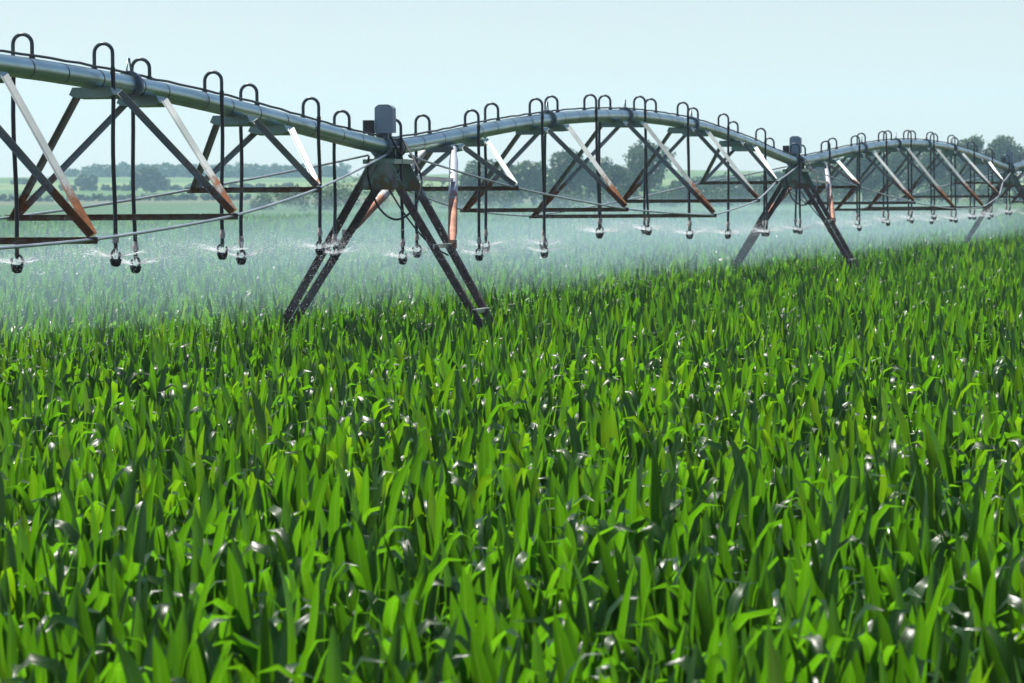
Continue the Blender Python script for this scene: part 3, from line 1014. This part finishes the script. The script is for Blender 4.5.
trees = [
    # px, Y, top, width, label
    (478, 640, 172, 52, 'low round tree behind the white brace tube of the near tower'),
    (508, 660, 166, 46, 'bushy tree just right of the low round one, under the middle span'),
    (535, 690, 158, 54, 'leafy tree rising behind the third far hose of the middle span'),
    (566, 650, 151, 62, 'broad dark green tree seen through the first large truss of the middle span'),
    (598, 700, 160, 50, 'tree filling the gap between the two tallest ones in the middle clump'),
    (648, 640, 139, 66, 'tallest spreading tree of the middle clump, open crown against the sky'),
    (622, 620, 166, 46, 'shorter tree at the left foot of the tallest middle tree'),
    (684, 680, 178, 40, 'small tree closing the right end of the middle clump'),
    (716, 900, 182, 44, 'faint low tree on the pale field between clump and second tower'),
    (752, 860, 178, 46, 'hazy tree just before the second tower'),
    (812, 720, 168, 56, 'low wide tree behind the brace tube of the second tower'),
    (846, 700, 158, 54, 'dark tree behind the first hoses of the right span'),
    (880, 680, 150, 58, 'dense bluish tree under the rising half of the right span'),
    (914, 690, 150, 52, 'dense bluish tree under the crest of the right span'),
    (942, 720, 152, 48, 'shaded tree under the falling half of the right span'),
    (974, 640, 134, 50, 'tall round-topped tree above the pipe left of the last tower'),
    (1005, 650, 135, 54, 'tall spreading tree directly behind the last tower'),
    (1036, 660, 148, 46, 'tree cut off by the right edge beyond the last tower'),
    (700, 780, 184, 60, 'low dark tree filling the dip right of the middle clump'),
    (735, 760, 181, 64, 'wide low tree under the falling half of the middle span'),
    (775, 740, 172, 52, 'dark tree just left of the second tower'),
    (800, 700, 176, 48, 'dark low tree right behind the second tower legs'),
    (828, 660, 156, 58, 'tall full tree behind the first truss of the right span'),
    (864, 650, 150, 64, 'tall full tree behind the second truss of the right span'),
    (898, 660, 148, 62, 'tall full tree behind the middle truss of the right span'),
    (932, 650, 150, 60, 'tall full tree behind the fourth truss of the right span'),
    (958, 690, 148, 46, 'dark tree wedged left of the tall round-topped one'),
    (490, 720, 160, 50, 'taller tree behind the low round one by the brace tube'),
    (24, 1250, 184, 26, 'tiny hazy tree on the hill near the left edge'),
    (88, 1120, 176, 26, 'small dark bluish tree standing before the far wood at left'),
    (148, 1060, 170, 42, 'rounded hazy tree in front of the far left wood'),
]
for k, (px, Y, top, w, lab) in enumerate(trees):
    tree('leafy_tree', px, Y, top, w, lab, 900 + k, leaf=0.27 * Y / 650)

shrubs = [
    (262, 600, 192, 40, 'low pale shrub left of the bushy thicket before the near tower'),
    (292, 570, 184, 46, 'tallest shrub in the thicket left of the near tower'),
    (322, 590, 186, 44, 'shrub of the thicket touching the near tower gusset'),
    (348, 610, 176, 52, 'taller shrub directly behind the near tower legs'),
    (384, 600, 180, 50, 'green shrub seen beneath the near tower gusset plate'),
    (424, 620, 183, 50, 'shrub just right of the near tower legs'),
    (456, 610, 188, 46, 'shrub in the gap before the middle clump of trees'),
    (505, 600, 192, 60, 'low shrub along the field edge under the first middle truss'),
    (560, 600, 190, 60, 'wide low shrub at the foot of the broad dark tree'),
    (612, 600, 190, 56, 'low shrub below the gap in the middle clump'),
    (665, 610, 190, 60, 'low shrub at the right foot of the tallest middle tree'),
    (720, 620, 192, 62, 'long low shrub on the pale field edge before the second tower'),
    (775, 640, 188, 60, 'shrub just left of the second tower box'),
    (830, 620, 186, 60, 'shrub behind the second tower legs'),
    (885, 620, 184, 60, 'shrub under the largest truss of the right span'),
    (938, 620, 184, 60, 'shrub behind the clustered hoses of the right span'),
    (990, 620, 184, 60, 'shrub at the foot of the two tall right trees'),
]
for k, (px, Y, top, w, lab) in enumerate(shrubs):
    tree('shrub', px, Y, top, w, lab, 1500 + k, cat='shrub', group='shrubs along the field edge', mat='shrub' if px < 480 else 'tree', trunk=False, leaf=0.17, nl=1500, lobes=12)

# the far wood on the ridge: reads as one mass
Vs, Fs, n = [], [], 0
r = np.random.default_rng(77)
for k in range(260):
    px = r.uniform(72, 345) if k < 170 else r.uniform(420, 1060)
    Y = r.uniform(1480, 1640)
    X = (px - 512) / 4200 * Y
    top = (r.normal(166, 2.2) if k < 170 else r.normal(177, 3)) + (6 if px < 95 else 0)
    gz_ = float(hill(np.array(X), np.array(Y)))
    H = CAM_H + (190 - top + 0.007 * (512 - px)) / 4200 * Y - gz_
    if H < 1.5: continue
    rx = r.uniform(2.6, 4.2)
    V, F, _ = crown_np(r, rx, H * 0.55, H * 0.45, 330, 0.6, 8)
    V[:, 2] = np.maximum(V[:, 2], 0)
    V = V + np.array([X, Y, gz_])
    Vs.append(V); Fs.append(F + n); n += len(V)
# hedge lines on the slope
for (x0, x1, Y, hh, cnt) in ((60, 300, 1120, 1.6, 46), (0, 250, 930, 1.2, 46), (420, 1040, 760, 3.2, 90), (440, 1040, 980, 4.0, 70)):
    for k in range(cnt):
        px = x0 + (x1 - x0) * (k + r.uniform(0, 1)) / cnt
        yv = Y + r.uniform(-8, 8); X = (px - 512) / 4200 * yv
        V, F, _ = crown_np(r, 1.3, hh * 0.6 * r.uniform(0.7, 1.4), hh * 0.5, 120, 0.4, 5)
        V[:, 2] = np.maximum(V[:, 2], 0)
        V = V + np.array([X, yv, float(hill(np.array(X), np.array(yv)))])
        Vs.append(V); Fs.append(F + n); n += len(V)
me = np_mesh('distant_woods', np.concatenate(Vs), np.concatenate(Fs), M['tree'])
tag(link('distant_woods', me), 'bluish far woods and hedges along the low ridge', 'woods', None, 'stuff')

# ------------------------------------------------------------------ haze
mb = MB()
mb.box((0, 1500, 39), Vector((1, 0, 0)), Vector((0, 1, 0)), UP, 700, 1900, 41)
hz = mb.build('haze', volume_mat('haze_air', 0.00023, (0.52, 0.81, 1.0), 0.2))
tag(hz, 'thin pale blue summer haze over the fields', 'haze', None, 'stuff')

# ------------------------------------------------------------------ light
SUN_EL, SUN_AZ = R(64), R(-58)           # azimuth measured from the view direction (+Y) towards +X
w = bpy.data.worlds.new('World'); scene.world = w; w.use_nodes = True
nt = w.node_tree
bg = nt.nodes['Background']
sky = nt.nodes.new('ShaderNodeTexSky')
sky.sky_type = 'NISHITA'; sky.sun_disc = False
sky.sun_elevation = SUN_EL; sky.sun_rotation = SUN_AZ
sky.air_density = 1.0; sky.dust_density = 0.3; sky.ozone_density = 4.0
nt.links.new(mixc_mul(nt, sky.outputs[0], (1.04, 0.935, 0.965)), bg.inputs[0])
bg.inputs[1].default_value = 0.053
ld = bpy.data.lights.new('sun', 'SUN'); ld.energy = 5.0; ld.angle = R(0.5); ld.color = (1.0, 0.955, 0.88)
lo = bpy.data.objects.new('sun', ld); C.objects.link(lo)
dirv = Vector((math.sin(SUN_AZ) * math.cos(SUN_EL), math.cos(SUN_AZ) * math.cos(SUN_EL), math.sin(SUN_EL)))
lo.rotation_euler = dirv.to_track_quat('Z', 'Y').to_euler()
lo.location = (0, 0, 30)

# ------------------------------------------------------------------ camera
cd = bpy.data.cameras.new('camera'); cam = bpy.data.objects.new('camera', cd); C.objects.link(cam)
cd.sensor_width = 36; cd.lens = 36 * 4200 / 1024
cd.clip_start = 0.5; cd.clip_end = 20000
pitch = math.atan((341.5 - 190) / 4200)
rot = Matrix.Rotation(math.pi / 2 - pitch, 4, 'X') @ Matrix.Rotation(R(-0.4), 4, 'Z')
cam.matrix_world = Matrix.Translation((0, 0, CAM_H)) @ rot
cd.dof.use_dof = True; cd.dof.focus_distance = 36; cd.dof.aperture_fstop = 9.0
scene.camera = cam

scene.view_settings.view_transform = 'Standard'; scene.view_settings.look = 'None'
scene.view_settings.exposure = 1.27; scene.view_settings.gamma = 1.0
scene.render.engine = 'CYCLES'
cy = scene.cycles
cy.use_denoising = True
cy.max_bounces = 8; cy.transparent_max_bounces = 12; cy.volume_bounces = 1
